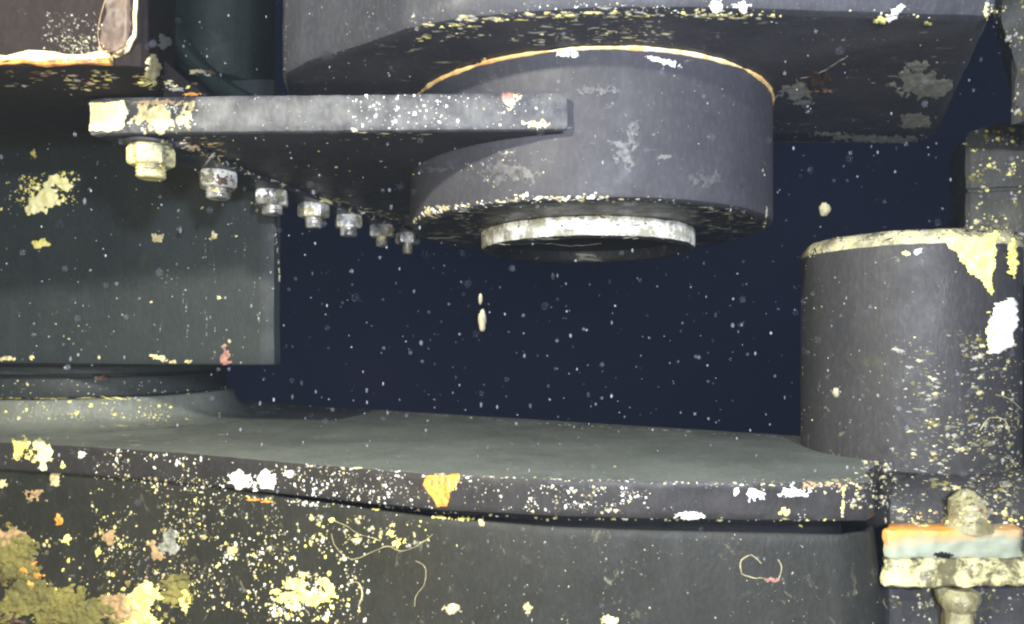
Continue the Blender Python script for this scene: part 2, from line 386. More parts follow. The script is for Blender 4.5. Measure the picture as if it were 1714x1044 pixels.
# ------------------------------------------------------------------ bearing with rings under it
RC = (-.833, 1.433)
bear = thing('bearing', 'low round bearing of stacked dark rings beneath the left housing', 'bearing', (RC[0], RC[1], -.15))
V, Fc = lathe(RC, [(.222, -.103), (.222, -.030)], seg=200); obj('core', V, Fc, M['black'], bear)  # black core paints the shadow lines between the rings
V, Fc = lathe(RC, [(.226, -.0605), (.2325, -.0598), (.233, -.058), (.233, -.049), (.2320, -.0470), (.226, -.0462)], seg=200, disp=.0005, dscale=50)
obj('ring', V, Fc, M['left'], bear)
V, Fc = lathe(RC, [(.226, -.100), (.2335, -.0992), (.2345, -.097), (.2345, -.070), (.2330, -.0670), (.226, -.0660)], seg=200, disp=.0005, dscale=50, seed=5)
obj('ring', V, Fc, M['left'], bear)
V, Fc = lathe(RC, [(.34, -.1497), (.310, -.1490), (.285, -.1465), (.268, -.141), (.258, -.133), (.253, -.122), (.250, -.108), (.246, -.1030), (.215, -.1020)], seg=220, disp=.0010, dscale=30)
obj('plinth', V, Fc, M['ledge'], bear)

# ------------------------------------------------------------------ ledge plate
ZL = -.150
led = thing('ledge_plate', 'long dark ledge plate across the picture with a speckled front edge', 'plate', (0, .85, ZL-.04))
fr = [(-1.0, 1.10), (-.80, 1.045), (-.616, .995), (-.442, .936), (-.2587, .856), (-.16, .815), (-.0707, .782), (.04, .760), (.154, .747), (.26, .741), (.352, .7375), (.372, .741), (.388, .755), (.402, .80)]
ol = fr+[(.52, .95), (.50, 1.05), (.448, 1.10), (-.193, 1.455), (-.70, 1.72), (-1.3, 1.75), (-1.2, 1.15)]
V, Fc = loft(ol, [(-.004, ZL-.0405), (-.001, ZL-.0400), (0, ZL-.0385), (0, ZL-.0025), (-.0010, ZL-.0006), (-.004, ZL)], step=.008, disp=.0010, dscale=45, zstep=.006)
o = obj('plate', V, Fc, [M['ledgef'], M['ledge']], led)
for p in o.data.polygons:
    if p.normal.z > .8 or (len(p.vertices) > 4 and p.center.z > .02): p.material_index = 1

# ------------------------------------------------------------------ lower body under the ledge
lb = thing('lower_casting', 'fouled dark casting wall below the ledge, crusted with yellow growth at lower left', 'casting', (0, .9, -.55))
bo = [(x, d+.012) for x, d in fr[:11]]+[(.385, .762), (.404, .785), (.45, 1.0), (-1.2, 1.4)]
V, Fc = loft(bo, [(.03, -.60), (.022, -.45), (.008, -.30), (0, -.216), (-.001, -.2090), (-.0025, -.2070), (-.005, -.2067), (-.0065, -.2095), (-.007, -.30)], step=.009, disp=.0010, dscale=16, zstep=.01)
# its top follows the underside of the ledge, the gap opening from nothing at the left to its full width at the right
def lerp_tab(tab, x):
    for (x0, y0), (x1, y1) in zip(tab[:-1], tab[1:]):
        if x <= x1: return y0+(y1-y0)*max(0, x-x0)/(x1-x0)
    return tab[-1][1]
for v in V:
    if v.z > -.30 and v.y < 1.15:
        d = lerp_tab(fr[:11], v.x); g = lerp_tab([(-.60, -3), (-.45, -1), (-.26, 6), (-.10, 13), (.05, 18), (.36, 22)], v.x)
        zt = -.1905-.1905*.012/d-g/1180*(d+.012)
        v.z += (zt+.2067)*min(1, (v.z+.30)/.08)
obj('wall', V, Fc, M['lower'], lb)
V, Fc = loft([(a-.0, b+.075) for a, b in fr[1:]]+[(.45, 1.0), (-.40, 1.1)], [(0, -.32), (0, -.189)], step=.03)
obj('neck', V, Fc, M['black'], lb)  # coloured black to paint the shadow inside the gap

# ------------------------------------------------------------------ right column and its foot
CO = (.539, .968); CR = .132
col = thing('column', 'smooth grey round column at right with a pale worn top rim and white scar', 'column', (CO[0], CO[1], -.6))
pr = [(CR+.0, -.35), (CR, -.2), (CR, -.05), (CR, .05), (CR, .110), (CR-.001, .116)]
V, Fc = lathe(CO, pr, seg=160, disp=.0010, dscale=22)
obj('barrel', V, Fc, M['column'], col)
V, Fc = lathe(CO, [(CR-.0005, .115), (CR+.0005, .1185), (CR-.002, .123), (CR-.007, .130), (CR-.012, .1335), (CR-.020, .1345)], seg=160, disp=.0014, dscale=60)
obj('top_rim', V, Fc, M['colrim'], col)
# foot: loft that flares out of the column into a block
ft = thing('column_foot', 'crusted block at lower right flaring out below the column, carrying the pale bar', 'block', (.55, .9, -.6))
fo = [(.424, .86), (.4245, .825), (.432, .806), (.452, .801), (.60, .797), (.80, .80), (.80, 1.05), (.46, 1.05), (.43, .9)]
fl = [(0, -.62), (0, -.30), (0, -.21), (-.004, -.190), (-.012, -.176), (-.022, -.167), (-.040, -.160)]
V, Fc = loft(fo, fl, step=.008, disp=.0045, dscale=24, zstep=.008, seed=3)
obj('wall', V, Fc, M['column'], ft)

# ------------------------------------------------------------------ pale bar (anode), two layers, on the foot
ZN = -.2165
an = thing('anode_bar', 'pale double bar streaked orange, white and yellow at lower right', 'metal bar', P(1600, 930, .77))
def slab(px0, px1, py0, py1, d0, d1, r, mt, name, parent, disp=.0008, seed=0):
    x0 = (px0-CX)/F*d0; x1 = (px1-CX)/F*d0; z1 = (HY-py0)/F*d0; z0 = (HY-py1)/F*d0
    o_ = [(x0*d1/d0+.004, d1), (x0, d0+r), (x0+r*.3, d0+r*.3), (x0+r, d0)]
    o_ += [(x1-3*r, d0), (x1-1.4*r, d0+r*.35), (x1-.4*r, d0+1.4*r), (x1, d0+3*r), (x1, d1)]
    b = min(.0035, (z1-z0)*.3)
    V, Fc = loft(o_, [(-b, z0), (-b*.3, z0+b*.3), (0, z0+b), (0, z1-b), (-b*.3, z1-b*.3), (-b, z1)], step=.004, disp=disp, dscale=80, zstep=.004, seed=seed)
    return obj(name, V, Fc, mt, parent)
slab(1484, 1728, 887, 936, .768, .80, .008, M['anode'], 'upper_bar', an, disp=.0028)
slab(1480, 1770, 937, 983, .766, .80, .005, M['anodey'], 'lower_bar', an, disp=.0050, seed=7)
# rusty lug standing on the bar and stub below it
lug = thing('corroded_lug', 'blunt yellow-brown corroded lug standing on top of the pale bar', 'lug', P(1616, 887, .78))
c0 = P(1618, 880, .785)
V, Fc = lathe((c0.x, c0.y), [(.0245, P(0, 886, .785).z), (.0225, P(0, 872, .785).z), (.0185, P(0, 866, .785).z), (.0180, P(0, 850, .785).z), (.0155, P(0, 838, .785).z), (.0090, P(0, 829, .785).z), (.0060, P(0, 822, .785).z), (.0005, P(0, 817, .785).z)], seg=60, disp=.0040, dscale=70)
obj('knob', V, Fc, M['knob'], lug)
stb = thing('corroded_stub', 'orange-tan corroded stub hanging below the pale bar', 'bolt', P(1605, 1000, .78))
V, Fc = lathe((P(1603, 0, .785).x, .785), [(.016, P(0, 1080, .785).z), (.0155, P(0, 1040, .785).z), (.0150, P(0, 1020, .785).z), (.019, P(0, 1012, .785).z), (.021, P(0, 1000, .785).z), (.020, P(0, 992, .785).z), (.014, P(0, 984, .785).z)], seg=60, disp=.0045, dscale=70, seed=5)
obj('shank', V, Fc, M['knob'], stb)

# ------------------------------------------------------------------ right edge pieces
rb = thing('side_lug', 'olive fouled steel block with a horizontal seam at the right edge, above the column', 'block', P(1680, 380, 1.08))
x0 = (1618-CX)/F*1.05
ol = [(x0+.10, 1.25), (x0+.002, 1.056), (x0+.006, 1.05), (x0+.06, 1.035), (x0+.3, 1.0), (x0+.3, 1.3), (x0+.2, 1.3)]
V, Fc = loft(ol, [(-.002, .08), (0, .084), (0, .218), (-.003, .220), (-.003, .2235), (0, .2255), (0, .300), (-.005, .309)], step=.008, disp=.002, dscale=30, zstep=.01)
for v in V:
    if v.z > .24: v.z += (v.x-x0)*.25
obj('wall', V, Fc, M['olive'], rb)
hb = thing('crusted_bracket', 'dark bracket crusted with yellow growth in the upper right corner', 'bracket', P(1720, 150, .9))
ol = [XD(1668, .90), XD(1680, .885), XD(1760, .86), XD(1900, .86), XD(1900, 1.1), XD(1690, 1.1)]
V, Fc = loft(ol, [(-.03, .275), (-.018, .30), (-.020, .34), (-.012, .37), (0, .40), (0, .6)], step=.008, disp=.006, dscale=25, zstep=.008, seed=2)
obj('wall', V, Fc, M['olive'], hb)

# ------------------------------------------------------------------ growth, chips and barnacles laid on the real surfaces
bpy.context.view_layer.update()
dg = bpy.context.evaluated_depsgraph_get()
def cast_px(px, py):
    v = P(px, py, 1.0).normalized()
    hit, loc, nr, idx, ob, mx = S.ray_cast(dg, Vector((0, 0, 0)), v)
    if not hit or ob.name.startswith('water'): return None
    if nr.dot(v) > 0: nr = -nr
    r = ob
    while r.parent: r = r.parent
    return loc, nr, ob, r, v
def frame(n):
    u = Vector((1, 0, 0)); u = (u-n*u.dot(n))
    if u.length < .2: u = Vector((0, 1, 0))-n*n.y
    u.normalize(); return u, n.cross(u)
def inside(poly, x, y):
    r = False; n = len(poly)
    for i in range(n):
        (x1, y1), (x2, y2) = poly[i], poly[i-1]
        if (y1 > y) != (y2 > y) and x < (x2-x1)*(y-y1)/(y2-y1)+x1: r = not r
    return r
def edist(poly, x, y):
    m = 1e9; n = len(poly)
    for i in range(n):
        a = Vector(poly[i-1]); b_ = Vector(poly[i]); p = Vector((x, y)); d = b_-a
        t_ = max(0, min(1, (p-a).dot(d)/max(1e-6, d.length_squared))); m = min(m, (p-a-d*t_).length)
    return m
sd = [0]
def patch(px, py, w, h, mt, ang=0, rough=.7, height=.0015, name='growth_patch', label=None, poly=None, N=0):
    """an irregular crust lying on whatever surface is there, ragged outline from noise"""
    c = cast_px(px, py)
    if not c: return
    loc, nr, ob, root, _ = c
    sd[0] += 1; s = sd[0]*3.7
    ca, sa = math.cos(math.radians(ang)), math.sin(math.radians(ang))
    def place(qx, qy, hh):
        q = cast_px(qx, qy)
        if q and q[3] is root and (q[0]-loc).length < .16:
            return q[0]+q[1]*hh
        return None
    m_ = max(w, h); step = 1.3 if m_ < 30 else 1.7 if m_ < 70 else 2.2
    ext = .75+.35*rough
    if poly:
        xs = [p[0] for p in poly]; ys = [p[1] for p in poly]; bx0, bx1, by0, by1 = min(xs)-5, max(xs)+5, min(ys)-5, max(ys)+5
    else:
        ew = (abs(w*ca)+abs(h*sa))*ext+2; eh = (abs(w*sa)+abs(h*ca))*ext+2; bx0, bx1, by0, by1 = px-ew, px+ew, py-eh, py+eh
    nx = int((bx1-bx0)/step)+1; ny = int((by1-by0)/step)+1
    f1 = 2.2/max(10, min(w, h)); val = {}
    for j in range(ny):
        for i in range(nx):
            qx = bx0+i*step; qy = by0+j*step
            e = noise.noise(Vector((qx*f1, qy*f1, s)))+.6*noise.noise(Vector((qx*f1*2.3, qy*f1*2.3, s+4)))+.4*noise.noise(Vector((qx*.22, qy*.3, s+9)))
            if poly:
                dd = edist(poly, qx, qy)*(1 if inside(poly, qx, qy) else -1); v = dd/7+.05+e*rough*1.4
            else:
                dx, dy = qx-px, qy-py; u = (dx*ca+dy*sa)/(w/2); t_ = (-dx*sa+dy*ca)/(h/2)
                v = 1-math.sqrt(u*u+t_*t_)+e*rough*.9
            val[i, j] = v
    V = []; Fc = []; ids = {}
    def vid(i, j):
        if (i, j) not in ids:
            v = val[i, j]; k = max(0, min(1, v*3.2)); k = k*(2-k)
            hh = height*(k*(.75+.8*noise.noise(Vector((i*step*.12, j*step*.12, s+2)))+.35*noise.noise(Vector((i*step*.4, j*step*.4, s)))))-.0002*(v < 0)+.00025
            p = place(bx0+i*step, by0+j*step, hh)
            ids[i, j] = None if p is None else len(V)
            if p is not None: V.append(p)
        return ids[i, j]
    for j in range(ny-1):
        for i in range(nx-1):
            cs = ((i, j), (i+1, j), (i+1, j+1), (i, j+1)); ins = [c_ for c_ in cs if val[c_] > 0]
            if len(ins) < 3: continue
            f = [vid(*c_) for c_ in ins]
            if None in f: continue
            Fc.append(tuple(f))
    if len(Fc) > 3: todo.append((name, V, Fc, mt, root, label))
todo = []
def line(pts, mt, r=.0006, name='flaked_outline'):
    if len(pts) > 2:
        q = []
        for i in range(len(pts)-1):
            p0 = Vector(pts[max(0, i-1)]); p1 = Vector(pts[i]); p2 = Vector(pts[i+1]); p3 = Vector(pts[min(len(pts)-1, i+2)])
            for k in range(5):
                u = k/5; q.append(tuple(.5*((2*p1)+(p2-p0)*u+(2*p0-5*p1+4*p2-p3)*u*u+(3*p1-p0-3*p2+p3)*u**3)))
        pts = q+[tuple(pts[-1])]
    path = []; root = None
    for a, b in zip(pts[:-1], pts[1:]):
        k = max(2, int(math.hypot(b[0]-a[0], b[1]-a[1])/3))
        for j in range(k):
            px = a[0]+(b[0]-a[0])*j/k+1.5*noise.noise(Vector((a[0]*.1+j*.35, 0, 1))); py = a[1]+(b[1]-a[1])*j/k+1.8*noise.noise(Vector((a[0]*.1+j*.35, 5, 1)))
            c = cast_px(px, py)
            if not c: continue
            if root is None: root = c[3]
            if c[3] is root: path.append(c[0]+c[1]*.0003)
    if len(path) > 3:
        V, Fc = tube(path, r*.6, 5, jit=.8); todo.append((name, V, Fc, mt, root, None))
bins = {}
def speck(px, py, s, mt, asp=1.0, ang=0, flat=.45):
    c = cast_px(px, py)
    if not c: return
    loc, nr, ob, root, _ = c
    s *= random.choice([.5, .6, .75, .9, 1.05]); asp = 1+(asp-1)*random.uniform(.5, 1.2)
    r = s/2/F*loc.y; u, v = frame(nr); n = 7 if s < 5 else 12
    if asp > 1.6: flat = .15
    ca, sa = math.cos(ang), math.sin(ang); u2 = u*ca+v*sa; v2 = v*ca-u*sa
    V, Fc = bins.setdefault((root.name, mt), ([], []))
    b = len(V); ph = random.random()*6; bend = random.uniform(-.15, .15)*(asp > 1.6)
    for i in range(n):
        a = 2*math.pi*i/n+ph; q = r*random.uniform(.45, 1.35); cx_ = math.cos(a)*q*asp
        V.append(loc-nr*.0003+u2*cx_+v2*(math.sin(a)*q+bend*cx_*cx_/(r*asp)))
    for i in range(n):
        V.append(loc+nr*r*flat*random.uniform(.5, 1.3)+(V[b+i]-loc)*.6)
    V.append(loc+nr*r*flat*1.25)
    for i in range(n):
        j = (i+1) % n; Fc.append((b+i, b+j, b+n+j, b+n+i)); Fc.append((b+n+i, b+n+j, b+2*n))
def field(x0, y0, x1, y1, n, s0, s1, mts, asp=(1, 1), clump=0, slope=0, ang=.0):
    k = 0; tries = 0; n = int(n*1.25)
    while k < n and tries < n*12:
        tries += 1
        px = random.uniform(x0, x1); py = random.uniform(y0, y1)+slope*(px-x0)
        if clump and noise.noise(Vector((px/clump, py/clump, x0))) < random.uniform(-.25, .35): continue
        # soft elliptical fade towards the borders
        ex = abs((px-(x0+x1)/2)/((x1-x0)/2)); 
        if random.random() < (ex**6)*.8: continue
        s = s0+(s1-s0)*random.random()**2.5
        speck(px, py, s, M[random.choice(mts)], random.uniform(*asp), ang+random.uniform(-.4, .4)*(1 if asp[1] < 1.5 else .25))
        k += 1
def along(pts, n, jit, s0, s1, mts, asp=(1.5, 4)):
    L = [math.hypot(b[0]-a[0], b[1]-a[1]) for a, b in zip(pts[:-1], pts[1:])]; T = sum(L)
    for _ in range(n):
        q = random.random()*T; k = 0
        while q > L[k] and k < len(L)-1: q -= L[k]; k += 1
        f = q/L[k]; a, b = pts[k], pts[k+1]
        speck(a[0]+(b[0]-a[0])*f, a[1]+(b[1]-a[1])*f+random.gauss(0, jit), random.uniform(s0, s1), M[random.choice(mts)], random.uniform(*asp), 0, .3)

# --- named patches: pixel centre, size, material
W = 'white'
patch(404, 803, 38, 32, M[W], rough=.55, height=.003); patch(449, 803, 31, 33, M[W], rough=.5, height=.003); patch(428, 820, 9, 30, M[W], height=.002)
patch(483, 793, 18, 16, M[W], height=.002); patch(1262, 828, 27, 24, M[W], height=.002); patch(1232, 822, 10, 13, M[W]); patch(1327, 824, 50, 18, M[W], height=.0025)
patch(1157, 862, 52, 14, M[W], height=.002, rough=.4); patch(1313, 856, 18, 13, M['yel'])
patch(78, 330, 84, 46, M['lemon'], ang=-32, rough=.8, height=.004); patch(68, 408, 32, 17, M['yel'], rough=.5); patch(56, 258, 11, 16, M['yel'])
patch(74, 757, 30, 44, M['lemon'], rough=.8, height=.004); patch(36, 748, 34, 26, M['yel'], rough=1.2); patch(138, 760, 15, 14, M[W]); patch(105, 778, 9, 11, M['yel'])
patch(93, 802, 25, 24, M['cream']); patch(58, 830, 30, 22, M['tan'], rough=1); patch(99, 869, 13, 18, M['orange']); patch(113, 902, 13, 15, M['yel']); patch(167, 922, 10, 14, M['yel'])
patch(4, 810, 16, 14, M['cream']); patch(286, 911, 36, 46, M['film'], height=.003); patch(262, 922, 30, 30, M['tan'], rough=1)
patch(181, 898, 22, 24, M['tan'], rough=1); patch(757, 1018, 27, 17, M['cream'], height=.003); patch(883, 1017, 16, 20, M['cream'], height=.003); patch(1020, 1038, 27, 24, M['cream'], height=.003)
patch(265, 398, 20, 16, M['cream'], rough=1); patch(358, 394, 10, 13, M['cream']); patch(378, 594, 18, 32, M['pink'], height=.003); patch(267, 599, 30, 10, M['cream'], ang=12)
patch(291, 605, 12, 6, M['cream']); patch(316, 605, 14, 7, M['cream']); patch(10, 600, 34, 9, M['cream']); patch(54, 598, 10, 8, M['cream']); patch(170, 632, 28, 13, M['brown'], height=.008, rough=.4); patch(172, 630, 13, 6, M['pink'], height=.009)
patch(742, 818, 60, 60, M['orange'], rough=.35, height=.0012, poly=[(712, 795), (768, 794), (768, 806), (760, 818), (752, 822), (750, 848), (730, 849), (728, 836), (718, 826), (713, 812)])
for q in range(9): patch(720+q*5.4, 806+random.uniform(-4, 8), 3.5, random.uniform(14, 34), M['rusto' if q % 2 else 'yel'], height=.0020, name='rust_streak', N=20)
patch(426, 836, 22, 5, M['orange']); patch(447, 839, 20, 5, M['orange']); patch(632, 853, 24, 4, M['yel']); patch(738, 866, 30, 9, M['yel'], rough=1); patch(778, 868, 36, 8, M['yel'], rough=.8); patch(806, 874, 12, 14, M['cream'])
patch(1516, 423, 15, 10, M['yel']); patch(1537, 421, 15, 10, M[W])
patch(1680, 545, 50, 90, M[W], rough=.5, height=.004, poly=[(1650, 588), (1652, 545), (1664, 510), (1682, 499), (1697, 505), (1704, 535), (1696, 560), (1690, 580), (1668, 592)])
patch(1655, 560, 12, 70, M['yel'], height=.003)
patch(1645, 425, 90, 80, M['yel'], rough=1.1, height=.0015, poly=[(1575, 398), (1620, 396), (1668, 392), (1672, 420), (1662, 452), (1656, 492), (1632, 470), (1612, 440), (1592, 420)])
patch(1692, 432, 20, 70, M['yel'], rough=.6, height=.003)
patch(1545, 142, 90, 44, M['pale'], rough=.9, height=.0004); patch(1535, 110, 42, 20, M['pale'], rough=.9, height=.0004); patch(1535, 200, 50, 30, M['pale'], rough=1, height=.0004); patch(1470, 232, 150, 15, M['pale'], rough=.8, height=.0004); patch(1395, 224, 60, 8, M['pale'], rough=1, height=.0004)
patch(1330, 152, 44, 34, M['pale'], rough=1.1, height=.0004); patch(1345, 172, 40, 12, M['pale'], rough=1, height=.0004); patch(1372, 135, 36, 34, M['brown'], rough=1); patch(1385, 150, 20, 8, M['pink'], rough=1)
patch(1198, 10, 26, 20, M[W], height=.003); patch(1243, 10, 26, 20, M[W], height=.003); patch(1494, 22, 34, 18, M[W], ang=-30, height=.003); patch(1474, 32, 24, 12, M['yel']); patch(1554, 38, 14, 8, M['yel'])
patch(946, 90, 34, 11, M[W]); patch(962, 92, 12, 12, M[W]); patch(1100, 100, 40, 9, M[W], ang=12); patch(1122, 106, 34, 11, M[W], ang=14); patch(811, 99, 11, 7, M['yel']); patch(850, 160, 26, 20, M['pink'], rough=1)
patch(205, 50, 70, 130, M['brown'], rough=.25, height=.0003, poly=[(170, -10), (220, -10), (219, 40), (214, 80), (205, 96), (180, 92), (166, 70), (168, 45), (178, 20)])
line([(178, -5), (168, 30), (164, 60), (170, 82), (184, 92)], M['tan'], .0007)
patch(175, 195, 60, 52, M['lemon'], rough=.25, height=.001, poly=[(147, 172), (208, 168), (214, 190), (205, 215), (180, 221), (148, 220)]); patch(258, 195, 90, 44, M['cream'], rough=1.1, height=.0008); patch(314, 190, 22, 40, M['cream'], rough=1, ang=20); patch(262, 172, 100, 8, M['tan'], rough=.8)
patch(320, 158, 34, 6, M['orange']); patch(255, 112, 26, 44, M['cream'], rough=.7, height=.002); patch(275, 70, 26, 22, M['pale'], rough=1, height=.0004)
patch(855, 168, 24, 22, M['cream'], rough=1.1, height=.0006); patch(898, 208, 44, 14, M['cream'], rough=1.1, height=.0006)
# growth over the lower left
for (px, py, w_, h_, m_, hh) in [(20, 940, 90, 110, 'mossy', .006), (60, 1000, 120, 90, 'mossy', .007), (150, 1030, 120, 60, 'mossy', .008), (205, 1020, 70, 60, 'tan', .006), (245, 1005, 60, 70, 'yel', .006), (300, 985, 46, 56, 'mossy', .008),
                                 (312, 1000, 26, 40, 'yel', .006), (55, 960, 30, 44, 'orange', .006), (15, 900, 60, 30, 'tan', .005), (120, 1000, 60, 40, 'mossy', .006), (240, 1035, 60, 30, 'yel', .006), (28, 1035, 26, 30, 'brown', .008)]:
    patch(px, py, w_, h_, M[m_], rough=.75, height=hh)
for (px, py, w_, h_) in [(520, 1000, 70, 26), (500, 978, 34, 24), (548, 992, 26, 38), (480, 1000, 30, 20), (512, 962, 28, 12), (462, 988, 18, 12), (555, 870, 10, 10), (390, 920, 24, 18), (600, 905, 24, 10), (668, 908, 18, 12), (656, 892, 14, 14), (345, 898, 12, 8), (1340, 880, 5, 5)]:
    patch(px, py, w_, h_, M['yel' if w_ % 4 else 'cream'], rough=1.2, height=.004)
line([(1242, 960), (1240, 940), (1258, 929), (1276, 945)], M['cream'], .0008); line([(1242, 960), (1256, 966), (1278, 968), (1300, 972), (1308, 950), (1302, 935)], M['cream'], .0008); patch(1292, 970, 24, 9, M['pink'])
line([(555, 893), (562, 915), (588, 936), (620, 925), (648, 914), (672, 922), (700, 912), (726, 893)], M['cream'], .0005)
line([(555, 870), (580, 880), (600, 893), (640, 905)], M['cream'], .0005)
line([(695, 938), (712, 950), (710, 978), (696, 998), (694, 1016)], M['cream'], .0005); line([(580, 978), (600, 975), (607, 995), (600, 1015)], M['cream'], .0012)
line([(1340, 130), (1365, 125), (1395, 108), (1420, 92)], M['pale'], .0006); line([(1345, 153), (1388, 152)], M['cream'], .0008)
line([(1640, 720), (1655, 700), (1680, 702), (1690, 725)], M['cream'], .0007); line([(1665, 660), (1690, 668), (1714, 690)], M['cream'], .0006)
line([(810, 402), (850, 409), (900, 406), (960, 411), (1010, 406)], M['white'], .0004)
line([(1354, 424), (1368, 418)], M['white'], .0006); line([(1355, 430), (1357, 395)], M['cream'], .0005)

for (px, py, w_, h_, m_) in [(272, 246, 30, 26, 'dull'), (250, 280, 34, 8, 'dull'), (343, 296, 26, 22, 'dull'), (372, 300, 22, 18, 'brown'), (360, 318, 18, 8, 'yel'), (470, 325, 16, 22, 'dull'), (440, 322, 22, 14, 'white'), (520, 352, 26, 16, 'cream'), (540, 362, 16, 14, 'dull'),
                             (582, 376, 18, 12, 'white'), (600, 370, 12, 16, 'dull'), (640, 395, 12, 12, 'cream'), (682, 404, 12, 10, 'white'), (652, 385, 14, 14, 'dull'), (1050, 240, 44, 60, 'scuff'), (730, 285, 60, 10, 'scuff'), (850, 290, 90, 30, 'scuff'), (1180, 300, 50, 26, 'scuff'), (1000, 150, 60, 16, 'scuff')]:
    patch(px, py, w_, h_, M[m_], rough=1.3, height=.0008)
# --- fields of barnacle specks
field(585, 158, 785, 216, 110, 2.5, 8, [W], clump=0); field(780, 158, 940, 216, 30, 2, 6, [W, 'cream']); field(230, 170, 330, 218, 110, 3, 8, ['white', 'yel', 'cream']); field(380, 158, 600, 216, 40, 2, 4, ['pale'])
field(480, 786, 700, 846, 240, 2.5, 7, [W, 'cream', 'white'], slope=.03); field(700, 800, 860, 850, 50, 2.5, 6, [W, 'cream'], slope=.03); field(875, 812, 1090, 856, 170, 2.5, 7.5, ['cream', W], clump=30, slope=.02)
field(150, 748, 480, 800, 170, 3, 8, [W, 'cream'], clump=35, slope=.09); field(1220, 800, 1430, 825, 30, 3, 8, ['cream', W])
field(0, 672, 370, 705, 120, 2.5, 7, ['cream', 'cream', 'yel'], clump=40); field(0, 635, 370, 660, 45, 2.5, 6, ['cream', 'pale']); field(25, 288, 135, 345, 130, 3, 8, ['yel']); field(0, 300, 60, 360, 30, 3, 6, ['yel', 'cream'])
field(0, 240, 465, 600, 70, 2.5, 8, ['pale', 'pale', 'cream']); field(20, 738, 60, 770, 50, 3, 9, ['yel'])
field(150, 800, 360, 1010, 420, 2.5, 8, ['cream', 'pale', 'cream', 'yel'], clump=45); field(290, 830, 480, 890, 90, 2.5, 7, ['pale', 'cream'], clump=30)
field(340, 890, 620, 1044, 420, 3, 9, ['yel', 'cream', 'cream', W], clump=38); field(420, 960, 560, 1040, 130, 4, 14, ['yel', W], clump=25); field(440, 862, 720, 915, 120, 3, 11, ['cream', 'yel', 'pale'], clump=25)
field(0, 880, 340, 1044, 260, 3, 12, ['yel', 'mossy', 'tan', 'mossy', 'cream'], clump=60); field(600, 890, 1480, 1044, 160, 2, 5, ['pale', 'cream', 'pale'])
field(1420, 770, 1500, 850, 120, 3, 11, ['cream', 'pale', 'cream']); field(1490, 560, 1714, 880, 620, 2.5, 8, ['pale', 'dull', 'dull', 'mossy', 'cream'], asp=(1, 3), clump=45)
field(1540, 700, 1714, 880, 260, 3, 11, ['cream', 'mossy', 'dull', 'pale', 'dull'], asp=(1, 2.6), clump=40); field(1490, 850, 1714, 884, 60, 4, 12, ['tan', 'cream', 'yel'], asp=(1, 2)); field(1490, 985, 1714, 1044, 70, 3, 10, ['pale', 'mossy', 'cream'], clump=30)
field(1600, 560, 1714, 860, 300, 3, 9, ['mossy', 'dull', 'cream', 'pale'], asp=(1, 3), clump=30); field(1350, 440, 1500, 740, 45, 2, 6, ['pale', 'cream']); patch(1577, 928, 34, 11, M['black'], rough=.5, name='corrosion_hole'); field(1500, 938, 1714, 968, 150, 2, 6, ['brown', 'dull', 'pale', 'dull'], asp=(1.2, 3), clump=25)
field(225, 225, 700, 420, 90, 2, 7, ['cream', 'pale', 'yel'], asp=(1, 2)); field(1560, 380, 1714, 400, 60, 3, 8, ['yel', 'black', 'cream'])
field(700, 100, 1280, 330, 60, 2, 4.5, ['pale', 'cream']); field(770, 250, 900, 325, 90, 2, 5, ['pale', 'pale', 'cream'], asp=(1, 3), clump=30)
field(690, 20, 1130, 70, 190, 3, 10, ['pale', 'cream', 'pale'], asp=(1.5, 5), clump=40); field(850, 45, 1130, 75, 110, 3, 11, ['pale', 'brown', 'pale', 'cream'], asp=(1.5, 5), clump=35)
field(500, 0, 1660, 30, 80, 2, 6, ['pale', 'cream']); field(1290, 50, 1640, 235, 60, 2, 6, ['pale', 'cream'], asp=(1, 3)); field(500, 20, 700, 140, 30, 2, 5, ['pale'])
field(150, 30, 180, 110, 0, 2, 5, ['pale']); field(70, 20, 175, 105, 230, 2, 5.5, ['pale', 'film'], clump=0); field(100, 60, 180, 105, 160, 2.5, 5.5, ['pale', 'cream'])
field(0, 118, 370, 150, 170, 4, 12, ['cream', 'pale', 'tan', 'brown', 'yel'], asp=(1.5, 4), clump=30); field(300, 225, 380, 262, 60, 4, 12, ['cream', 'pale', 'tan'], asp=(1.5, 4), ang=.3)
field(1290, 225, 1660, 245, 20, 3, 8, ['pale'], asp=(2, 4)); field(1620, 215, 1714, 375, 130, 3, 10, ['mossy', 'cream', 'yel', 'pale'], clump=30); field(1650, 0, 1714, 190, 150, 3, 10, ['mossy', 'cream', 'pale'], clump=30)
field(680, 345, 1285, 400, 280, 3, 8, ['pale', 'pale', 'cream'], asp=(2, 6), clump=40); field(380, 225, 680, 350, 40, 2, 5, ['pale'], asp=(1, 3)); field(540, 215, 720, 235, 16, 4, 9, ['cream'], asp=(3, 6))
field(400, 690, 1340, 800, 60, 2, 4.5, ['cream', 'pale'], asp=(1, 3)); field(120, 705, 370, 745, 30, 3, 6, ['pale'], asp=(3, 8)); field(400, 670, 470, 695, 20, 3, 6, ['pale'], asp=(3, 8))
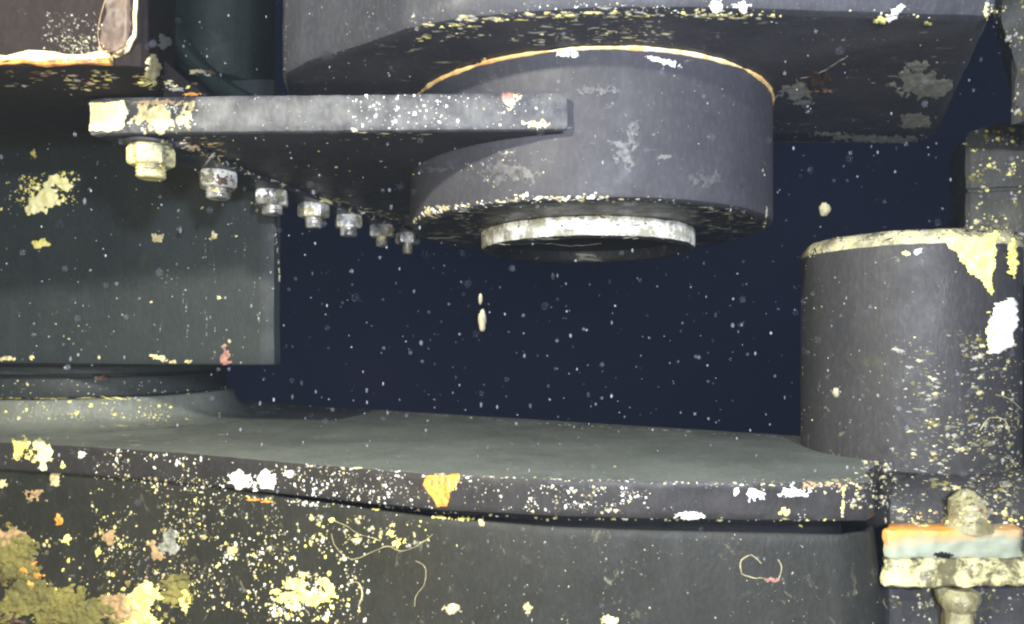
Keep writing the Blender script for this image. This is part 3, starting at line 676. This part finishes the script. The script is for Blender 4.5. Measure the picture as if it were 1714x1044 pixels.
# --- worn edges
along([(1356, 424), (1400, 402), (1460, 390), (1530, 384), (1714, 390)], 260, 5, 2, 7, ['black', 'dull', 'brown', 'pale'], (1, 2.5))
along([(1356, 430), (1400, 410), (1460, 397), (1530, 391), (1714, 398)], 120, 3, 2, 6, ['cream', 'cream', 'pale'], (1, 2))
along([(815, 375), (900, 366), (1000, 366), (1150, 380)], 90, 7, 2, 7, ['dull', 'pale', 'black'], (1, 3))
along([(690, 372), (720, 355), (800, 341), (900, 334), (980, 333), (1080, 336), (1180, 347), (1270, 364)], 150, 3.5, 3, 8, ['cream', 'cream', 'pale', 'white'], (1, 3))
for q in range(16):
    qx = random.uniform(250, 450); qy = random.uniform(400, 560); along([(qx, qy), (qx+random.uniform(-4, 4), qy+random.uniform(15, 45))], 9, .8, 2, 5, ['film', 'dull', 'pale'], (.3, .8))
along([(840, 334), (1020, 331)], 60, 3, 4, 9, ['cream', 'white'], (1, 3))
along([(705, 357), (750, 348)], 24, 3, 4, 10, ['cream'], (1, 3))
along([(1278, 380), (1283, 360), (1283, 345)], 20, 2, 4, 9, ['cream', 'pale'], (.6, 1.5))
along([(1285, 392), (1240, 410), (1180, 418)], 50, 1.5, 3, 6, ['cream', 'pale'], (2, 5))
along([(480, 679), (600, 686), (760, 697), (900, 708), (1100, 719), (1240, 727), (1340, 732)], 110, .8, 2, 3.5, ['cream', 'white'], (3, 9))
along([(500, 777), (760, 796), (1000, 804), (1200, 809), (1420, 809)], 150, 1.5, 2.5, 5, ['cream', 'pale', 'white'], (1.2, 4))
along([(280, 818), (480, 838), (700, 856), (900, 868), (1400, 871)], 140, 1.5, 2.5, 6, ['cream', 'white', 'yel'], (1.2, 3))
along([(1345, 812), (1425, 805)], 50, 4, 4, 9, ['cream', 'tan'], (1, 2)); along([(1412, 812), (1410, 865)], 30, 3, 4, 10, ['cream', 'yel'], (.6, 1.4))
along([(350, 262), (420, 290), (480, 310), (560, 335), (690, 375)], 80, 3, 3, 8, ['pale', 'cream'], (1.5, 4))
along([(562, 350), (700, 372)], 50, 5, 3, 8, ['cream', 'pale', 'white'], (1, 3))
along([(700, 65), (760, 42), (850, 28), (1000, 22), (1150, 25), (1260, 30)], 140, 3.5, 4, 10, ['cream', 'pale', 'yel'], (1.5, 4))
along([(1130, 22), (1270, 26), (1300, 30)], 50, 4, 4, 9, ['cream', 'white', 'yel'], (1, 2.5)); along([(880, 8), (1150, 16)], 50, 4, 2, 5, ['white', 'pale'], (1, 2))
along([(620, 2), (600, 30)], 0, 2, 2, 5, ['pale']); along([(1650, 10), (1652, 38)], 20, 5, 4, 9, ['yel', 'cream'], (.7, 1.5))
along([(480, 8), (478, 60), (477, 100)], 16, 8, 2, 4, ['pale'], (.5, 1)); along([(460, 380), (466, 430), (468, 470)], 30, 4, 3, 7, ['pale', 'cream'], (.4, .9))
along([(0, 666), (240, 667)], 70, .6, 2, 3.4, ['cream', 'yel'], (4, 9)); along([(130, 715), (330, 709), (420, 703)], 40, 1, 2, 4, ['cream', 'pale'], (5, 10))
along([(1350, 420), (1345, 560), (1342, 720)], 34, 1, 2, 4, ['pale', 'cream'], (.4, .8)); along([(1483, 780), (1482, 900)], 20, 10, 3, 8, ['pale', 'cream'], (.5, 1))

for name, V, Fc, mt, root, label in todo:
    o = obj(name, V, Fc, mt, root, smooth=180)
for (rn, mt), (V, Fc) in bins.items():
    obj('barnacle_specks', V, Fc, mt, bpy.data.objects[rn], smooth=180, kind='stuff')

# ------------------------------------------------------------------ matter drifting in the water
V = []; Fc = []
def blob(V, Fc, c, r, el, seg=7, rings=4):
    b = len(V)
    for k in range(1, rings):
        ph = math.pi*k/rings
        for i in range(seg):
            a = 2*math.pi*i/seg
            V.append(c+Vector((r*math.sin(ph)*math.cos(a), r*math.sin(ph)*math.sin(a), r*el*math.cos(ph)))*random.uniform(.8, 1.2))
    V.append(c+Vector((0, 0, r*el))); V.append(c-Vector((0, 0, r*el))); T = len(V)-2
    for k in range(rings-2):
        for i in range(seg):
            j = (i+1) % seg; Fc.append((b+k*seg+i, b+k*seg+j, b+(k+1)*seg+j, b+(k+1)*seg+i))
    for i in range(seg):
        j = (i+1) % seg; Fc.append((b+i, b+j, T)); Fc.append((b+(rings-2)*seg+i, b+(rings-2)*seg+j, T+1))
for _ in range(2600):
    d = random.uniform(.55, 2.0)
    c = P(random.uniform(-150, 1860), random.uniform(-100, 1100), d)
    s = random.choice([.6, .7, .8, .8, 1, 1, 1.2, 1.5, 2, 3]); s = min(s, 1.5) if d < .95 else s
    h = cast_px(CX+c.x/c.y*F, HY-c.z/c.y*F)
    if h and h[0].y < d+.02: continue
    blob(V, Fc, c, s/F*d, random.choice([1, 1, 1.2, 1.5, 2.2]))
for _ in range(260):
    d = random.uniform(.22, .5)
    blob(V, Fc, P(random.uniform(-150, 1860), random.uniform(-100, 1100), d), random.uniform(.6, 1.5)/F*d, random.choice([1, 1.2, 1.6]))
o = obj('suspended_particles', V, Fc, M['snow'], smooth=180, kind='stuff')
def flake(px, py, w_, h_, d, label, mt='flake'):
    V = []; Fc = []; blob(V, Fc, P(px, py, d), w_/2/F*d, h_/w_, 12, 9)
    o = obj('drifting_flake', V, Fc, M[mt], smooth=180); 
    c = P(px, py, d)
    for v in o.data.vertices: v.co -= c
    o.location = c
    tag(o, label, 'flake', 'flakes drifting in the dark water')
flake(807, 535, 13, 36, .9, 'long yellowish flake drifting in the dark water below the bright ring')
flake(804, 500, 7, 18, .92, 'thin pale flake just above the long yellowish flake', 'flake')
flake(1380, 350, 17, 22, .95, 'round yellowish flake in the dark water right of the boss')
flake(1399, 657, 11, 16, .75, 'small tan flake in front of the grey column', 'flake')
# ------------------------------------------------------------------ the water itself, slightly cloudy
t = NT('cloudy_water'); t.n.remove(t.b)
vp = t.n.new('ShaderNodeVolumePrincipled'); vp.inputs['Color'].default_value = (.55, .66, .80, 1)
vp.inputs['Density'].default_value = .021; vp.inputs['Anisotropy'].default_value = .2
t.L(vp.outputs[0], t.n['Material Output'].inputs['Volume'])
X0, X1, Y0, Y1, Z0, Z1 = -2.2, 2.2, -1.2, 3.6, -1.7, 1.2
V = [Vector((x, y, z)) for x in (X0, X1) for y in (Y0, Y1) for z in (Z0, Z1)]
obj('haze', V, [(0, 1, 3, 2), (4, 5, 7, 6), (0, 1, 5, 4), (2, 3, 7, 6), (0, 2, 6, 4), (1, 3, 7, 5)], t.m, kind='stuff')
